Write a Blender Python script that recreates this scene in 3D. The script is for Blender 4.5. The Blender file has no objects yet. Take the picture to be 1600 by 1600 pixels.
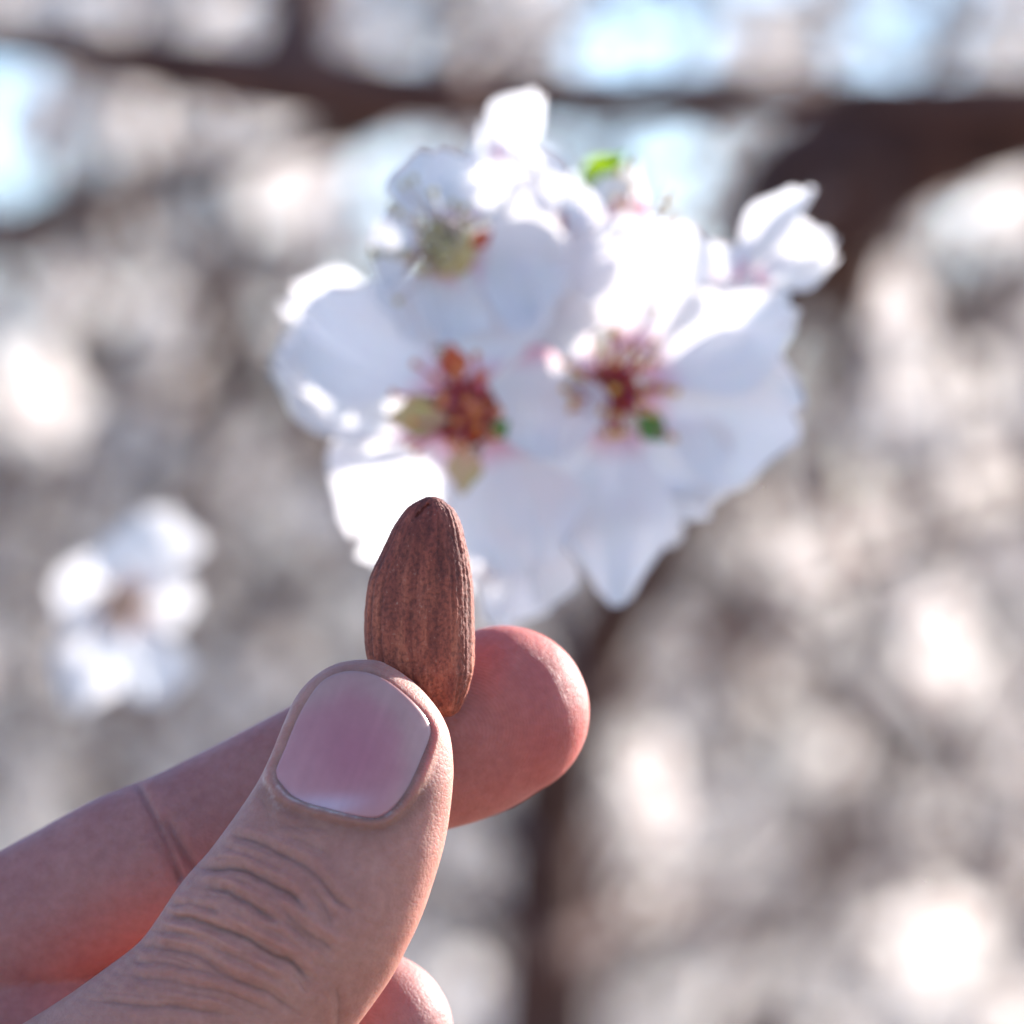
import bpy, bmesh, math, random
import numpy as np
from mathutils import Vector, Matrix, noise

random.seed(7)
np.random.seed(7)
R = math.radians
SC = bpy.context.scene
COL = SC.collection

# ------------------------------------------------------------------ camera, sky, sun, exposure
CZ = 1.45            # eye height above the ground
DIST = 0.50          # lens to almond
PXM = 15000.0        # photograph pixels per metre at the almond
cam_d = bpy.data.cameras.new('camera')
cam = bpy.data.objects.new('camera', cam_d)
COL.objects.link(cam)
cam.location = (0, -DIST, CZ)
cam.rotation_euler = (R(90), 0, 0)
cam_d.sensor_width = 24.0
cam_d.sensor_height = 24.0
cam_d.sensor_fit = 'HORIZONTAL'
cam_d.lens = 24.0 * DIST / (1600 / PXM)
cam_d.clip_start = 0.01
cam_d.clip_end = 2000
cam_d.dof.use_dof = True
cam_d.dof.focus_distance = DIST - 0.006
cam_d.dof.aperture_fstop = cam_d.lens / 12.0
cam_d.dof.aperture_blades = 0
SC.camera = cam

SUN = Vector((0.68, 0.62, 0.36)).normalized()
w = bpy.data.worlds.new('World')
SC.world = w
w.use_nodes = True
nt = w.node_tree
nt.nodes.clear()
sky = nt.nodes.new('ShaderNodeTexSky')
sky.sky_type = 'NISHITA'
sky.sun_disc = False
sky.dust_density = 0.4
sky.ozone_density = 2.0
sky.air_density = 0.65
sky.sun_elevation = math.asin(SUN.z)
sky.sun_rotation = math.atan2(SUN.x, SUN.y)
bg = nt.nodes.new('ShaderNodeBackground')
bg.inputs[1].default_value = 0.15
wo = nt.nodes.new('ShaderNodeOutputWorld')
nt.links.new(sky.outputs[0], bg.inputs[0])
nt.links.new(bg.outputs[0], wo.inputs[0])

sd = bpy.data.lights.new('sun', 'SUN')
sd.energy = 5.0
sd.angle = R(0.53)
sd.color = (1.0, 0.955, 0.89)
so = bpy.data.objects.new('sun', sd)
COL.objects.link(so)
so.rotation_euler = SUN.to_track_quat('Z', 'Y').to_euler()
so.location = (3, 3, 6)

SC.view_settings.view_transform = 'Standard'
SC.view_settings.look = 'None'
SC.view_settings.gamma = 1
SC.view_settings.use_curve_mapping = False
SC.view_settings.exposure = 1.5
SC.render.engine = 'CYCLES'
SC.cycles.use_denoising = True
SC.cycles.max_bounces = 8
SC.cycles.transparent_max_bounces = 8


def P(px, py, Y=0.0):
    """a point seen at photograph pixel (px, py) standing Y metres behind the almond"""
    k = (DIST + Y) / DIST / PXM
    return Vector(((px - 800) * k, Y, CZ + (800 - py) * k))


def project(co):
    k = DIST * PXM / (DIST + co[:, 1])
    return 800 + co[:, 0] * k, 800 - (co[:, 2] - CZ) * k


# ------------------------------------------------------------------ materials
def new_mat(name):
    m = bpy.data.materials.new(name)
    m.use_nodes = True
    m.node_tree.nodes.clear()
    return m


class NB:
    def __init__(s, m):
        s.t = m.node_tree
        s.out = s.n('ShaderNodeOutputMaterial')

    def n(s, typ, **kw):
        x = s.t.nodes.new(typ)
        for k, v in kw.items():
            setattr(x, k, v)
        return x

    def l(s, a, b):
        s.t.links.new(a, b)

    def noise(s, vec, scale, detail=3, rough=0.5, dist=0.0):
        x = s.n('ShaderNodeTexNoise')
        x.inputs['Scale'].default_value = scale
        x.inputs['Detail'].default_value = detail
        x.inputs['Roughness'].default_value = rough
        x.inputs['Distortion'].default_value = dist
        if vec is not None:
            s.l(vec, x.inputs['Vector'])
        return x

    def ramp(s, fac, stops):
        x = s.n('ShaderNodeValToRGB')
        e = x.color_ramp.elements
        while len(e) < len(stops):
            e.new(0.5)
        for i, (p, c) in enumerate(stops):
            e[i].position = p
            e[i].color = (*c, 1) if len(c) == 3 else c
        s.l(fac, x.inputs[0])
        return x

    def mix(s, fac, a, b, mode='MIX'):
        x = s.n('ShaderNodeMix', data_type='RGBA', blend_type=mode)
        for sock, v in ((x.inputs[0], fac), (x.inputs[6], a), (x.inputs[7], b)):
            if isinstance(v, (int, float)):
                sock.default_value = v
            elif isinstance(v, tuple):
                sock.default_value = (*v, 1)
            else:
                s.l(v, sock)
        return x.outputs[2]

    def bump(s, height, strength, dist, normal=None):
        x = s.n('ShaderNodeBump')
        x.inputs['Strength'].default_value = strength
        x.inputs['Distance'].default_value = dist
        s.l(height, x.inputs['Height'])
        if normal is not None:
            s.l(normal, x.inputs['Normal'])
        return x.outputs[0]

    def coords(s, scale=(1, 1, 1)):
        g = s.n('ShaderNodeNewGeometry')
        mp = s.n('ShaderNodeMapping')
        mp.inputs['Scale'].default_value = scale
        s.l(g.outputs['Position'], mp.inputs[0])
        return mp.outputs[0]


def petal_material(name, base=(0.83, 0.82, 0.84), pink=(0.80, 0.42, 0.52), trans=0.50, lo=0.02, hi=0.22):
    m = new_mat(name)
    b = NB(m)
    at = b.n('ShaderNodeAttribute', attribute_name='along')
    r = b.ramp(at.outputs['Fac'], [(lo, pink), (hi, base), (1.0, base)])
    vein = b.noise(b.coords((1, 1, 1)), 500, 3)
    col = b.mix(0.06, r.outputs[0], vein.outputs['Color'], 'MULTIPLY')
    d = b.n('ShaderNodeBsdfDiffuse')
    t = b.n('ShaderNodeBsdfTranslucent')
    b.l(col, d.inputs[0])
    tc = b.mix(1.0, col, (1.0, 0.965, 0.94), 'MULTIPLY')
    b.l(tc, t.inputs[0])
    bp = b.bump(vein.outputs[0], 0.3, 0.0003)
    b.l(bp, d.inputs['Normal'])
    mx = b.n('ShaderNodeMixShader')
    mx.inputs[0].default_value = trans
    b.l(d.outputs[0], mx.inputs[1])
    b.l(t.outputs[0], mx.inputs[2])
    g = b.n('ShaderNodeBsdfGlossy')
    g.inputs['Roughness'].default_value = 0.45
    m2 = b.n('ShaderNodeMixShader')
    m2.inputs[0].default_value = 0.03
    b.l(mx.outputs[0], m2.inputs[1])
    b.l(g.outputs[0], m2.inputs[2])
    b.l(m2.outputs[0], b.out.inputs[0])
    return m


def simple_material(name, c1, c2, scale, rough=0.7, bumpd=0.0, trans=0.0):
    m = new_mat(name)
    b = NB(m)
    v = b.coords()
    n = b.noise(v, scale, 4, 0.6)
    r = b.ramp(n.outputs[0], [(0.35, c1), (0.65, c2)])
    p = b.n('ShaderNodeBsdfPrincipled')
    b.l(r.outputs[0], p.inputs['Base Color'])
    p.inputs['Roughness'].default_value = rough
    if bumpd:
        b.l(b.bump(n.outputs[0], 0.8, bumpd), p.inputs['Normal'])
    if trans:
        t = b.n('ShaderNodeBsdfTranslucent')
        b.l(r.outputs[0], t.inputs[0])
        mx = b.n('ShaderNodeMixShader')
        mx.inputs[0].default_value = trans
        b.l(p.outputs[0], mx.inputs[1])
        b.l(t.outputs[0], mx.inputs[2])
        b.l(mx.outputs[0], b.out.inputs[0])
    else:
        b.l(p.outputs[0], b.out.inputs[0])
    return m


M_PETAL = petal_material('petal_white')
M_PETAL_BG = petal_material('petal_far', base=(0.82, 0.775, 0.745), pink=(0.72, 0.50, 0.50), trans=0.46, lo=0.0, hi=0.2)
M_FIL = simple_material('filament_pink', (0.62, 0.13, 0.20), (0.78, 0.30, 0.36), 300, 0.5, trans=0.3)
M_FILW = simple_material('filament_pale', (0.70, 0.66, 0.58), (0.74, 0.60, 0.60), 300, 0.5, trans=0.3)
M_ANTH = simple_material('anther_yellow', (0.55, 0.24, 0.02), (0.68, 0.40, 0.05), 700, 0.7)
M_ANTHG = simple_material('anther_olive', (0.42, 0.36, 0.10), (0.55, 0.42, 0.22), 700, 0.7)
M_MAG = simple_material('filament_magenta', (0.48, 0.05, 0.13), (0.66, 0.16, 0.27), 300, 0.5, trans=0.3)
M_ORANGE = simple_material('anther_orange', (0.55, 0.13, 0.02), (0.66, 0.24, 0.05), 500, 0.6)
M_TAN = simple_material('centre_tan', (0.60, 0.36, 0.20), (0.70, 0.50, 0.34), 300, 0.6, trans=0.3)
M_CUP = simple_material('calyx_red', (0.45, 0.05, 0.03), (0.62, 0.16, 0.06), 250, 0.5, trans=0.35)
M_SEPAL = simple_material('sepal_green', (0.50, 0.44, 0.16), (0.66, 0.36, 0.26), 120, 0.5, trans=0.4)
M_SEPALD = simple_material('sepal_dark', (0.07, 0.20, 0.03), (0.15, 0.28, 0.05), 200, 0.5, trans=0.2)
M_LEAF = simple_material('leaf_green', (0.22, 0.40, 0.012), (0.45, 0.55, 0.02), 90, 0.45, trans=0.55)
M_BARK = simple_material('bark', (0.045, 0.016, 0.011), (0.125, 0.048, 0.033), 55, 0.9, 0.004)
M_BUD = simple_material('bud_pink', (0.68, 0.22, 0.32), (0.80, 0.45, 0.52), 120, 0.5, trans=0.3)


# ------------------------------------------------------------------ object helpers
def mesh_obj(name, verts, faces, mat, parent=None, smooth=True, attrs=None, mats=None, fmat=None):
    me = bpy.data.meshes.new(name)
    me.from_pydata([tuple(v) for v in verts], [], faces)
    me.update()
    for mm in (mats or [mat]):
        me.materials.append(mm)
    if fmat is not None:
        me.polygons.foreach_set('material_index', fmat)
    if smooth:
        me.polygons.foreach_set('use_smooth', [True] * len(me.polygons))
    for an, av in (attrs or {}).items():
        a = me.attributes.new(an, 'FLOAT', 'POINT')
        a.data.foreach_set('value', np.asarray(av, dtype=np.float32))
    o = bpy.data.objects.new(name, me)
    COL.objects.link(o)
    o.parent = parent
    return o


def empty(name, loc):
    o = bpy.data.objects.new(name, None)
    COL.objects.link(o)
    o.location = loc
    o.empty_display_size = 0.005
    return o


def tag(o, label=None, cat=None, group=None, kind=None):
    if label:
        o['label'] = label
    if cat:
        o['category'] = cat
    if group:
        o['group'] = group
    if kind:
        o['kind'] = kind
    return o


class Geo:
    def __init__(s):
        s.v, s.f, s.m, s.a = [], [], [], []

    def add(s, v, f, mi=0, a=None):
        o = len(s.v)
        s.v += [Vector(x) for x in v]
        s.f += [tuple(i + o for i in q) for q in f]
        s.m += [mi] * len(f)
        s.a += (list(a) if a is not None else [0.5] * len(v))

    def tube(s, pts, rad, n=8, mi=0, jitter=0.0):
        pts = [Vector(p) for p in pts]
        v, f = [], []
        up = Vector((0.3, 0.2, 1)).normalized()
        for i, p in enumerate(pts):
            t = (pts[min(i + 1, len(pts) - 1)] - pts[max(i - 1, 0)]).normalized()
            a = t.cross(up)
            if a.length < 0.1:
                a = t.cross(Vector((1, 0, 0)))
            a.normalize()
            b_ = t.cross(a)
            for k in range(n):
                an = 2 * math.pi * k / n
                r = rad[i] * (1 + jitter * noise.noise(Vector((p.x * 8 + math.cos(an), p.y * 8 + math.sin(an), p.z * 8))))
                v.append(p + a * math.cos(an) * r + b_ * math.sin(an) * r)
        for i in range(len(pts) - 1):
            for k in range(n):
                f.append((i * n + k, i * n + (k + 1) % n, (i + 1) * n + (k + 1) % n, (i + 1) * n + k))
        f.append(tuple(range(n - 1, -1, -1)))
        f.append(tuple((len(pts) - 1) * n + k for k in range(n)))
        s.add(v, f, mi)

    def blob(s, c, r, mi=0, sx=1, sy=1, sz=1, n=6):
        c = Vector(c)
        v = [c + Vector((0, 0, r * sz))]
        for i in range(1, n):
            th = math.pi * i / n
            for k in range(n + 2):
                ph = 2 * math.pi * k / (n + 2)
                v.append(c + Vector((r * sx * math.sin(th) * math.cos(ph), r * sy * math.sin(th) * math.sin(ph), r * sz * math.cos(th))))
        v.append(c - Vector((0, 0, r * sz)))
        q = n + 2
        f = [(0, 1 + k, 1 + (k + 1) % q) for k in range(q)]
        for i in range(n - 2):
            for k in range(q):
                f.append((1 + i * q + k, 1 + (i + 1) * q + k, 1 + (i + 1) * q + (k + 1) % q, 1 + i * q + (k + 1) % q))
        L = len(v) - 1
        f += [(L, 1 + (n - 2) * q + (k + 1) % q, 1 + (n - 2) * q + k) for k in range(q)]
        s.add(v, f, mi)

    def build(s, name, mats, parent=None, smooth=True):
        if not isinstance(mats, (list, tuple)):
            mats = [mats]
        org = parent.location if parent is not None else Vector((0, 0, 0))
        return mesh_obj(name, [v - org for v in s.v], s.f, None, parent, smooth, {'along': s.a}, mats, s.m)


def spline(pts, n):
    """Catmull-Rom through rows of numbers"""
    p = np.asarray(pts, dtype=float)
    p = np.vstack([2 * p[0] - p[1], p, 2 * p[-1] - p[-2]])
    out = []
    segs = len(p) - 3
    for i in range(n):
        u = i / (n - 1) * segs
        k = min(int(u), segs - 1)
        t = u - k
        a, b_, c, d = p[k], p[k + 1], p[k + 2], p[k + 3]
        out.append(0.5 * ((2 * b_) + (-a + c) * t + (2 * a - 5 * b_ + 4 * c - d) * t * t + (-a + 3 * b_ - 3 * c + d) * t ** 3))
    return np.array(out)


def petal_grid(base, tip, width, nrm, cup=0.25, curl=0.0, notch=0.08, ripple=0.09, seed=0, nu=12, nv=14, tipw=0.55, fold=0.0):
    base, tip = Vector(base), Vector(tip)
    a = tip - base
    L = a.length
    a.normalize()
    n = Vector(nrm)
    n = (n - a * n.dot(a)).normalized()
    s_ = a.cross(n)
    v, f, al = [], [], []
    sd_ = Vector((seed * 3.17, seed * 1.7, seed * 0.9))
    for j in range(nv + 1):
        t = j / nv
        if t < 0.6:
            fw = 0.14 + 0.86 * math.sin(t / 0.6 * math.pi / 2) ** 1.25
        else:
            fw = tipw + (1 - tipw) * math.cos((t - 0.6) / 0.4 * math.pi / 2)
        for i in range(nu + 1):
            u = 2 * i / nu - 1
            ns = noise.noise(sd_ + Vector((u * 1.6, t * 2.2, 0)))
            nf = noise.noise(sd_ + Vector((u * 3.6, t * 1.5, 7)))
            x = u * width / 2 * fw * (1 + 0.10 * ns)
            y = L * (t - 0.20 * t * t * u * u - notch * t ** 5 * math.exp(-(u / 0.22) ** 2) + 0.045 * nf * t ** 3)
            z = cup * width * fw * (u * u - 0.25) * 0.8 + curl * L * t * t + ripple * L * t * (ns + 1.1 * nf * t) + fold * width * abs(u) * fw
            v.append(base + a * y + s_ * x + n * z)
            al.append(t)
    w_ = nu + 1
    for j in range(nv):
        for i in range(nu):
            f.append((j * w_ + i, j * w_ + i + 1, (j + 1) * w_ + i + 1, (j + 1) * w_ + i))
    return v, f, al


# ------------------------------------------------------------------ ground, hill
def ground():
    bm = bmesh.new()
    rings = [0.0, 2, 5, 10, 20, 40, 80, 160, 400, 900]
    seg = 48
    vs = [[bm.verts.new((0, 0, 0))]]
    for r in rings[1:]:
        vs.append([bm.verts.new((r * math.cos(2 * math.pi * k / seg), r * math.sin(2 * math.pi * k / seg),
                                 0.02 * math.sin(k * 2.3 + r) if r < 100 else 0)) for k in range(seg)])
    for k in range(seg):
        bm.faces.new((vs[0][0], vs[1][k], vs[1][(k + 1) % seg]))
        for i in range(1, len(rings) - 1):
            bm.faces.new((vs[i][k], vs[i + 1][k], vs[i + 1][(k + 1) % seg], vs[i][(k + 1) % seg]))
    me = bpy.data.meshes.new('ground')
    bm.to_mesh(me)
    o = bpy.data.objects.new('ground', me)
    COL.objects.link(o)
    me.materials.append(simple_material('dry_soil', (0.16, 0.135, 0.11), (0.27, 0.235, 0.19), 1.3, 0.95, 0.02))
    tag(o, kind='structure')


ground()


def hill():
    g = Geo()
    n = 60
    v, f = [], []
    for i in range(n + 1):
        an = R(-60 + 120 * i / n)
        for j, (d, hh) in enumerate(((120, 0), (150, 0.55), (190, 1.0), (260, 0))):
            h = hh * (3.5 + 2 * noise.noise(Vector((i * 0.12, 0, 3))))
            v.append(Vector((d * math.sin(an), d * math.cos(an), h - 0.2)))
    for i in range(n):
        for j in range(3):
            f.append((i * 4 + j, (i + 1) * 4 + j, (i + 1) * 4 + j + 1, i * 4 + j + 1))
    g.add(v, f)
    o = g.build('hill', simple_material('hill_scrub', (0.09, 0.085, 0.06), (0.17, 0.15, 0.11), 0.12, 1.0))
    tag(o, kind='structure')


hill()


# ------------------------------------------------------------------ tree: limbs at px / depth
def in_poly(x, y, poly):
    c = False
    j = len(poly) - 1
    for i in range(len(poly)):
        xi, yi = poly[i]
        xj, yj = poly[j]
        if (yi > y) != (yj > y) and x < (xj - xi) * (y - yi) / (yj - yi) + xi:
            c = not c
        j = i
    return c


tree = empty('almond_tree', (P(700, 800, .8).x, .8, 0))
tag(tree, 'dark brown almond tree trunk and boughs rising behind the near blossom cluster', 'tree')
LIMBS = []   # list of sampled points for attaching twigs


def limb(name, rows, n=28, sides=14, label=None):
    """rows: px, py, Y, half-width px"""
    s = spline(rows, n)
    pts = [P(r[0], r[1], r[2]) for r in s]
    rad = [max(0.0015, r[3] * (DIST + r[2]) / DIST / PXM) for r in s]
    g = Geo()
    g.tube(pts, rad, sides, jitter=0.25)
    o = g.build(name, M_BARK, tree)
    if label:
        o['label'] = label
    for p in pts:
        LIMBS.append(p)
    return o


zg = 800 + CZ / (1.30 / DIST / PXM)    # py of the ground at Y = 0.80
limb('trunk', [(700, zg + 40, .80, 560), (740, 6500, .80, 400), (790, 4200, .80, 230), (820, 2600, .80, 130), (845, 1900, .80, 86), (850, 1600, .80, 76), (855, 1400, .78, 68),
               (880, 1150, .74, 58), (950, 980, .7, 54), (1040, 840, .64, 54), (1110, 660, .58, 58), (1180, 480, .52, 84),
               (1280, 320, .48, 130), (1400, 235, .47, 95), (1620, 190, .46, 62), (1900, 150, .45, 50)], 70, 18)
limb('bough', [(1900, 150, .44, 40), (1620, 150, .44, 34), (1330, 152, .44, 30), (1150, 150, .42, 34), (960, 148, .42, 34), (700, 150, .42, 44), (450, 126, .42, 54),
               (250, 98, .42, 44), (80, 75, .42, 30), (-100, 50, .42, 26), (-500, -60, .42, 14)], 40)
limb('bough', [(440, 130, .43, 56), (470, 40, .44, 46), (520, -80, .46, 34), (600, -300, .5, 20)], 16)
limb('bough', [(600, 165, .44, 40), (530, 200, .46, 34), (400, 240, .55, 16), (300, 262, .6, 18), (120, 310, .65, 24), (-30, 370, .7, 28), (-300, 480, .75, 18)], 24)
limb('bough', [(1330, 300, .44, 90), (1335, 430, .5, 40), (1300, 620, .6, 20), (1330, 900, .7, 14), (1500, 1150, .8, 10)], 24)
limb('branch', [(1130, 990, .6, 9), (1260, 925, .6, 6), (1430, 865, 0.5, 5), (1620, 800, 0.5, 5), (1800, 700, 0.5, 4)], 20, 8)
limb('branch', [(880, 1130, .53, 20), (1000, 1060, .9, 12), (1230, 1010, 1.1, 12), (1500, 1180, 1.0, 9), (1700, 1250, 1.0, 7)], 20, 8)
limb('branch', [(840, 1500, .55, 20), (950, 1450, .9, 14), (1150, 1420, 1.2, 12), (1400, 1330, 1.2, 9), (1700, 1300, 1.2, 7)], 20, 8)
limb('branch', [(840, 1350, .54, 26), (700, 1200, .9, 16), (450, 980, 1.2, 14), (200, 760, 1.1, 12), (-50, 700, 1.1, 9)], 24, 8)
limb('branch', [(835, 1450, .55, 24), (600, 1350, .9, 14), (300, 1150, 1.0, 10), (60, 945, 0.8, 9), (-100, 900, 0.8, 6)], 24, 8)
limb('branch', [(900, 1070, .51, 20), (750, 800, .9, 16), (400, 560, 1.4, 14), (150, 420, 1.3, 12), (-100, 380, 1.3, 8)], 24, 8)
limb('branch', [(1350, 250, .42, 24), (1450, 450, .8, 14), (1560, 700, 1.1, 10), (1700, 900, 1.1, 8)], 20, 8)
limb('branch', [(700, 150, .33, 20), (820, 60, .6, 10), (1000, 20, 0.95, 9), (1250, -10, 1.0, 8), (1500, 60, 1.0, 7), (1700, 40, 1.0, 5)], 20, 8)
# the thin branch that carries the near cluster, coming forward out of the crown
limb('branch', [(1300, 300, .42, 14), (1120, 470, 0.34, 11), (930, 560, 0.25, 16), (885, 540, 0.125, 20), (850, 470, 0.115, 17), (880, 360, 0.115, 13), (900, 300, 0.11, 9)], 24, 8,
     label='thin twig reaching forward to the near blossom cluster')
limb('branch', [(250, 1060, 1.0, 8), (225, 1010, 0.6, 7), (200, 960, 0.27, 8)], 10, 7)


# ------------------------------------------------------------------ background blossoms
def corolla_mesh(name, k, r=0.018):
    g = Geo()
    rnd = random.Random(k)
    tilt = (0.25, 0.6, 0.1, 0.9)[k % 4]
    for i in range(5):
        an = 2 * math.pi * (i + rnd.uniform(-0.12, 0.12)) / 5
        d = Vector((math.cos(an), math.sin(an), tilt)).normalized()
        n = Vector((-math.cos(an) * tilt, -math.sin(an) * tilt, 1))
        g.add(*[x if j != 2 else x for j, x in enumerate(petal_grid(d * 0.002, d * r * rnd.uniform(0.9, 1.1), r * 1.05, n, 0.3, rnd.uniform(-0.1, 0.2), 0.08, 0.08, k * 7 + i, 5, 5))][:2],
              0, petal_grid(d * 0.002, d * r, r, n, nu=5, nv=5)[2])
    me = bpy.data.meshes.new(name)
    me.from_pydata([tuple(v) for v in g.v], [], g.f)
    me.materials.append(M_PETAL_BG)
    me.polygons.foreach_set('use_smooth', [True] * len(me.polygons))
    a = me.attributes.new('along', 'FLOAT', 'POINT')
    a.data.foreach_set('value', g.a)
    return me


def centre_mesh(name, k):
    g = Geo()
    rnd = random.Random(k + 50)
    g.blob((0, 0, 0.001), 0.0032, 0, n=4)
    for i in range(12):
        an = rnd.uniform(0, 6.283)
        d = Vector((math.cos(an) * 0.6, math.sin(an) * 0.6, 1)).normalized()
        L = rnd.uniform(0.006, 0.010)
        g.tube([d * 0.001, d * L], [0.0002, 0.00015], 3, 1)
        g.blob(d * L, 0.0006, 2, n=3)
    g.tube([(0, 0, 0), (0, 0, -0.006)], [0.0025, 0.0015], 6, 0)
    me = bpy.data.meshes.new(name)
    me.from_pydata([tuple(v) for v in g.v], [], g.f)
    for mm in (M_CUP, M_FILW, M_ANTH):
        me.materials.append(mm)
    me.polygons.foreach_set('material_index', g.m)
    return me


COROLLA = [corolla_mesh('corolla', k) for k in range(4)]
CENTRE = [centre_mesh('flower_centre', k) for k in range(2)]

DARK = [  # places where the photograph looks through to bare bark
    [(-60, 25), (200, 60), (330, 85), (420, 60), (440, -40), (540, -40), (500, 60), (600, 135), (1100, 130), (1650, 130), (1650, 200),
     (1480, 230), (1380, 330), (1330, 420), (1290, 520), (1230, 600), (1150, 800), (1080, 900), (980, 1000), (930, 1200),
     (915, 1400), (915, 1650), (800, 1650), (790, 1330), (810, 1200), (840, 1000), (1000, 850), (1080, 500), (1080, 200), (620, 205), (560, 250), (420, 180), (250, 130), (-60, 105)],
    [(-60, 350), (100, 280), (250, 270), (250, 310), (110, 350), (-60, 420)],
]
GAPS = [(1000, 215, 130), (1430, 55, 95), (1050, 10, 115), (930, 30, 70), (10, 190, 90), (1570, 290, 60), (350, 330, 50)]


def blocked(px, py):
    return any(in_poly(px, py, d) for d in DARK) or any((px - a) ** 2 + (py - b_) ** 2 < r * r for a, b_, r in GAPS)


LIT = (SUN * -.75 + Vector((0, -1, 0)) * .55).normalized()
bright = [  # px, py, Y, scale  : blossoms that catch the sun
    (470, 250, .75, 1.2), (505, 330, .8, 1.1), (410, 215, .9, 1.0), (325, 215, .9, .9), (440, 300, .85, 1.0), (60, 190, .8, 1.0),
    (210, 190, 1.0, .9), (255, 500, .9, 1.0), (280, 540, 1.0, .8), (60, 620, .7, 1.2), (50, 560, .9, 1.1), (120, 450, 1.0, .9),
    (20, 1330, 1.2, 1.0), (60, 1250, 1.3, .9), (400, 800, 1.3, .9), (210, 1210, 1.4, .9),
    (1400, 470, .9, .9), (1400, 540, 1.0, .8), (1500, 610, .8, 1.1), (1440, 640, .9, 1.0), (1360, 660, 1.0, .9), (1560, 740, .9, 1.0),
    (1290, 890, .8, .9), (1350, 850, .9, .8), (1330, 770, 1.0, .8), (1090, 985, 1.0, .7), (1060, 970, 1.1, .6), (1200, 1010, 1.1, .8),
    (1470, 965, .7, .8), (1460, 1060, .75, .9), (1500, 1010, .9, .7), (1020, 1190, .65, .8), (1035, 1270, .7, .85), (1010, 1390, .8, .7),
    (1320, 1300, 1.3, .55), (1480, 1275, 1.2, .6), (1490, 1440, .6, 1.0), (1450, 1510, .7, .9), (1400, 1470, .9, .8),
    (1110, 1545, 1.1, .6), (1040, 1570, 1.2, .6), (1180, 85, 1.0, .55), (750, 80, 1.1, .5), (875, 80, 1.0, .6), (590, 60, .9, .8), (560, 100, 1.0, .6),
    (350, 25, .9, .9), (60, 20, 1.0, .8), (180, 10, .9, .7), (1560, 250, 1.0, .9), (1580, 330, .9, .9),
    (1540, 880, 1.1, .8), (1580, 1180, 1.2, .8), (600, 220, 1.2, .5), (700, 205, 1.0, .5), (740, 1560, .8, .9), (780, 1590, .9, .8), (1570, 1580, .8, .8),
]
entries = []
for (px, py, Y, s) in bright:
    d = (LIT + Vector((random.uniform(-.25, .25), random.uniform(-.2, .1), random.uniform(-.2, .25)))).normalized()
    Y = Y * 1.15 + .1
    entries.append((P(px, py, Y), d, s * .80, 0 if random.random() < .5 else 2, px, py, Y))
for i in range(190):
    px, py, Y = random.uniform(-80, 1680), random.uniform(-80, 1680), random.uniform(1.2, 2.2)
    if blocked(px, py):
        continue
    d = (LIT + Vector((random.uniform(-.25, .25), random.uniform(-.2, .1), random.uniform(-.2, .25)))).normalized()
    bright.append((px, py, (Y - .1) / 1.15, .5))
    entries.append((P(px, py, Y), d, random.uniform(.38, .62), 2, px, py, Y))
tries = 0
while len(entries) < 300 and tries < 20000:
    tries += 1
    px, py = random.uniform(-120, 1720), random.uniform(-120, 1720)
    Y = random.uniform(0.95, 2.3)
    if blocked(px, py):
        continue
    if px < 300 and 800 < py < 1150 and Y < 1.2:
        continue
    d = Vector((random.gauss(0, .6), random.gauss(-.75, .6), random.gauss(0.0, .6))).normalized()
    entries.append((P(px, py, Y), d, random.uniform(.55, .85), random.randrange(4), px, py, Y))

limb_np = np.array([tuple(p) for p in LIMBS])
# extra small branches so that every blossom has wood near it
tw = Geo()
tips = []
for i in range(46):
    e = random.choice(entries)
    tgt = e[0] + Vector((random.uniform(-.03, .03), random.uniform(0, .06), random.uniform(-.03, .03)))
    dd = np.linalg.norm(limb_np - np.array(tgt), axis=1)
    st = Vector(limb_np[int(dd.argmin())])
    mid = (st + tgt) / 2 + Vector((random.uniform(-.04, .04), random.uniform(-.04, .04), random.uniform(0, .06)))
    row = spline([tuple(st), tuple(mid), tuple(tgt)], 10)
    tw.tube([Vector(r) for r in row], [0.004 - 0.0028 * k / 9 for k in range(10)], 6)
    tips += [Vector(r) for r in row]
all_np = np.vstack([limb_np, np.array([tuple(t) for t in tips])])

REG = [((-999, 999, -999, 135), 'above the dark horizontal bough'), ((999, 9999, -999, 230), 'over the dark limb at upper right'),
       ((-999, 600, 135, 420), 'just under the bough at upper left'), ((-999, 600, 420, 760), 'left of the near cluster, level with its middle'),
       ((-999, 600, 760, 1100), 'around the lone bright blossom at left'), ((-999, 800, 1100, 9999), 'behind the hand at lower left'),
       ((600, 1260, -999, 950), 'hidden mostly behind the near cluster'), ((1260, 9999, 230, 800), 'right of the near cluster below the limb'),
       ((800, 9999, 800, 1150), 'right of the fingertip'), ((800, 9999, 1150, 9999), 'at lower right beside the trunk')]


def region(px, py):
    for (a, b_, c, d), t in REG:
        if a <= px < b_ and c <= py < d:
            return t
    return 'at the edge of the mass'


def orient(d, roll):
    q = d.to_track_quat('Z', 'Y')
    return (q.to_matrix() @ Matrix.Rotation(roll, 3, 'Z')).to_4x4()


def nearest_wood(p):
    dd = np.linalg.norm(all_np - np.array(p), axis=1)
    return Vector(all_np[int(dd.argmin())])


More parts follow.
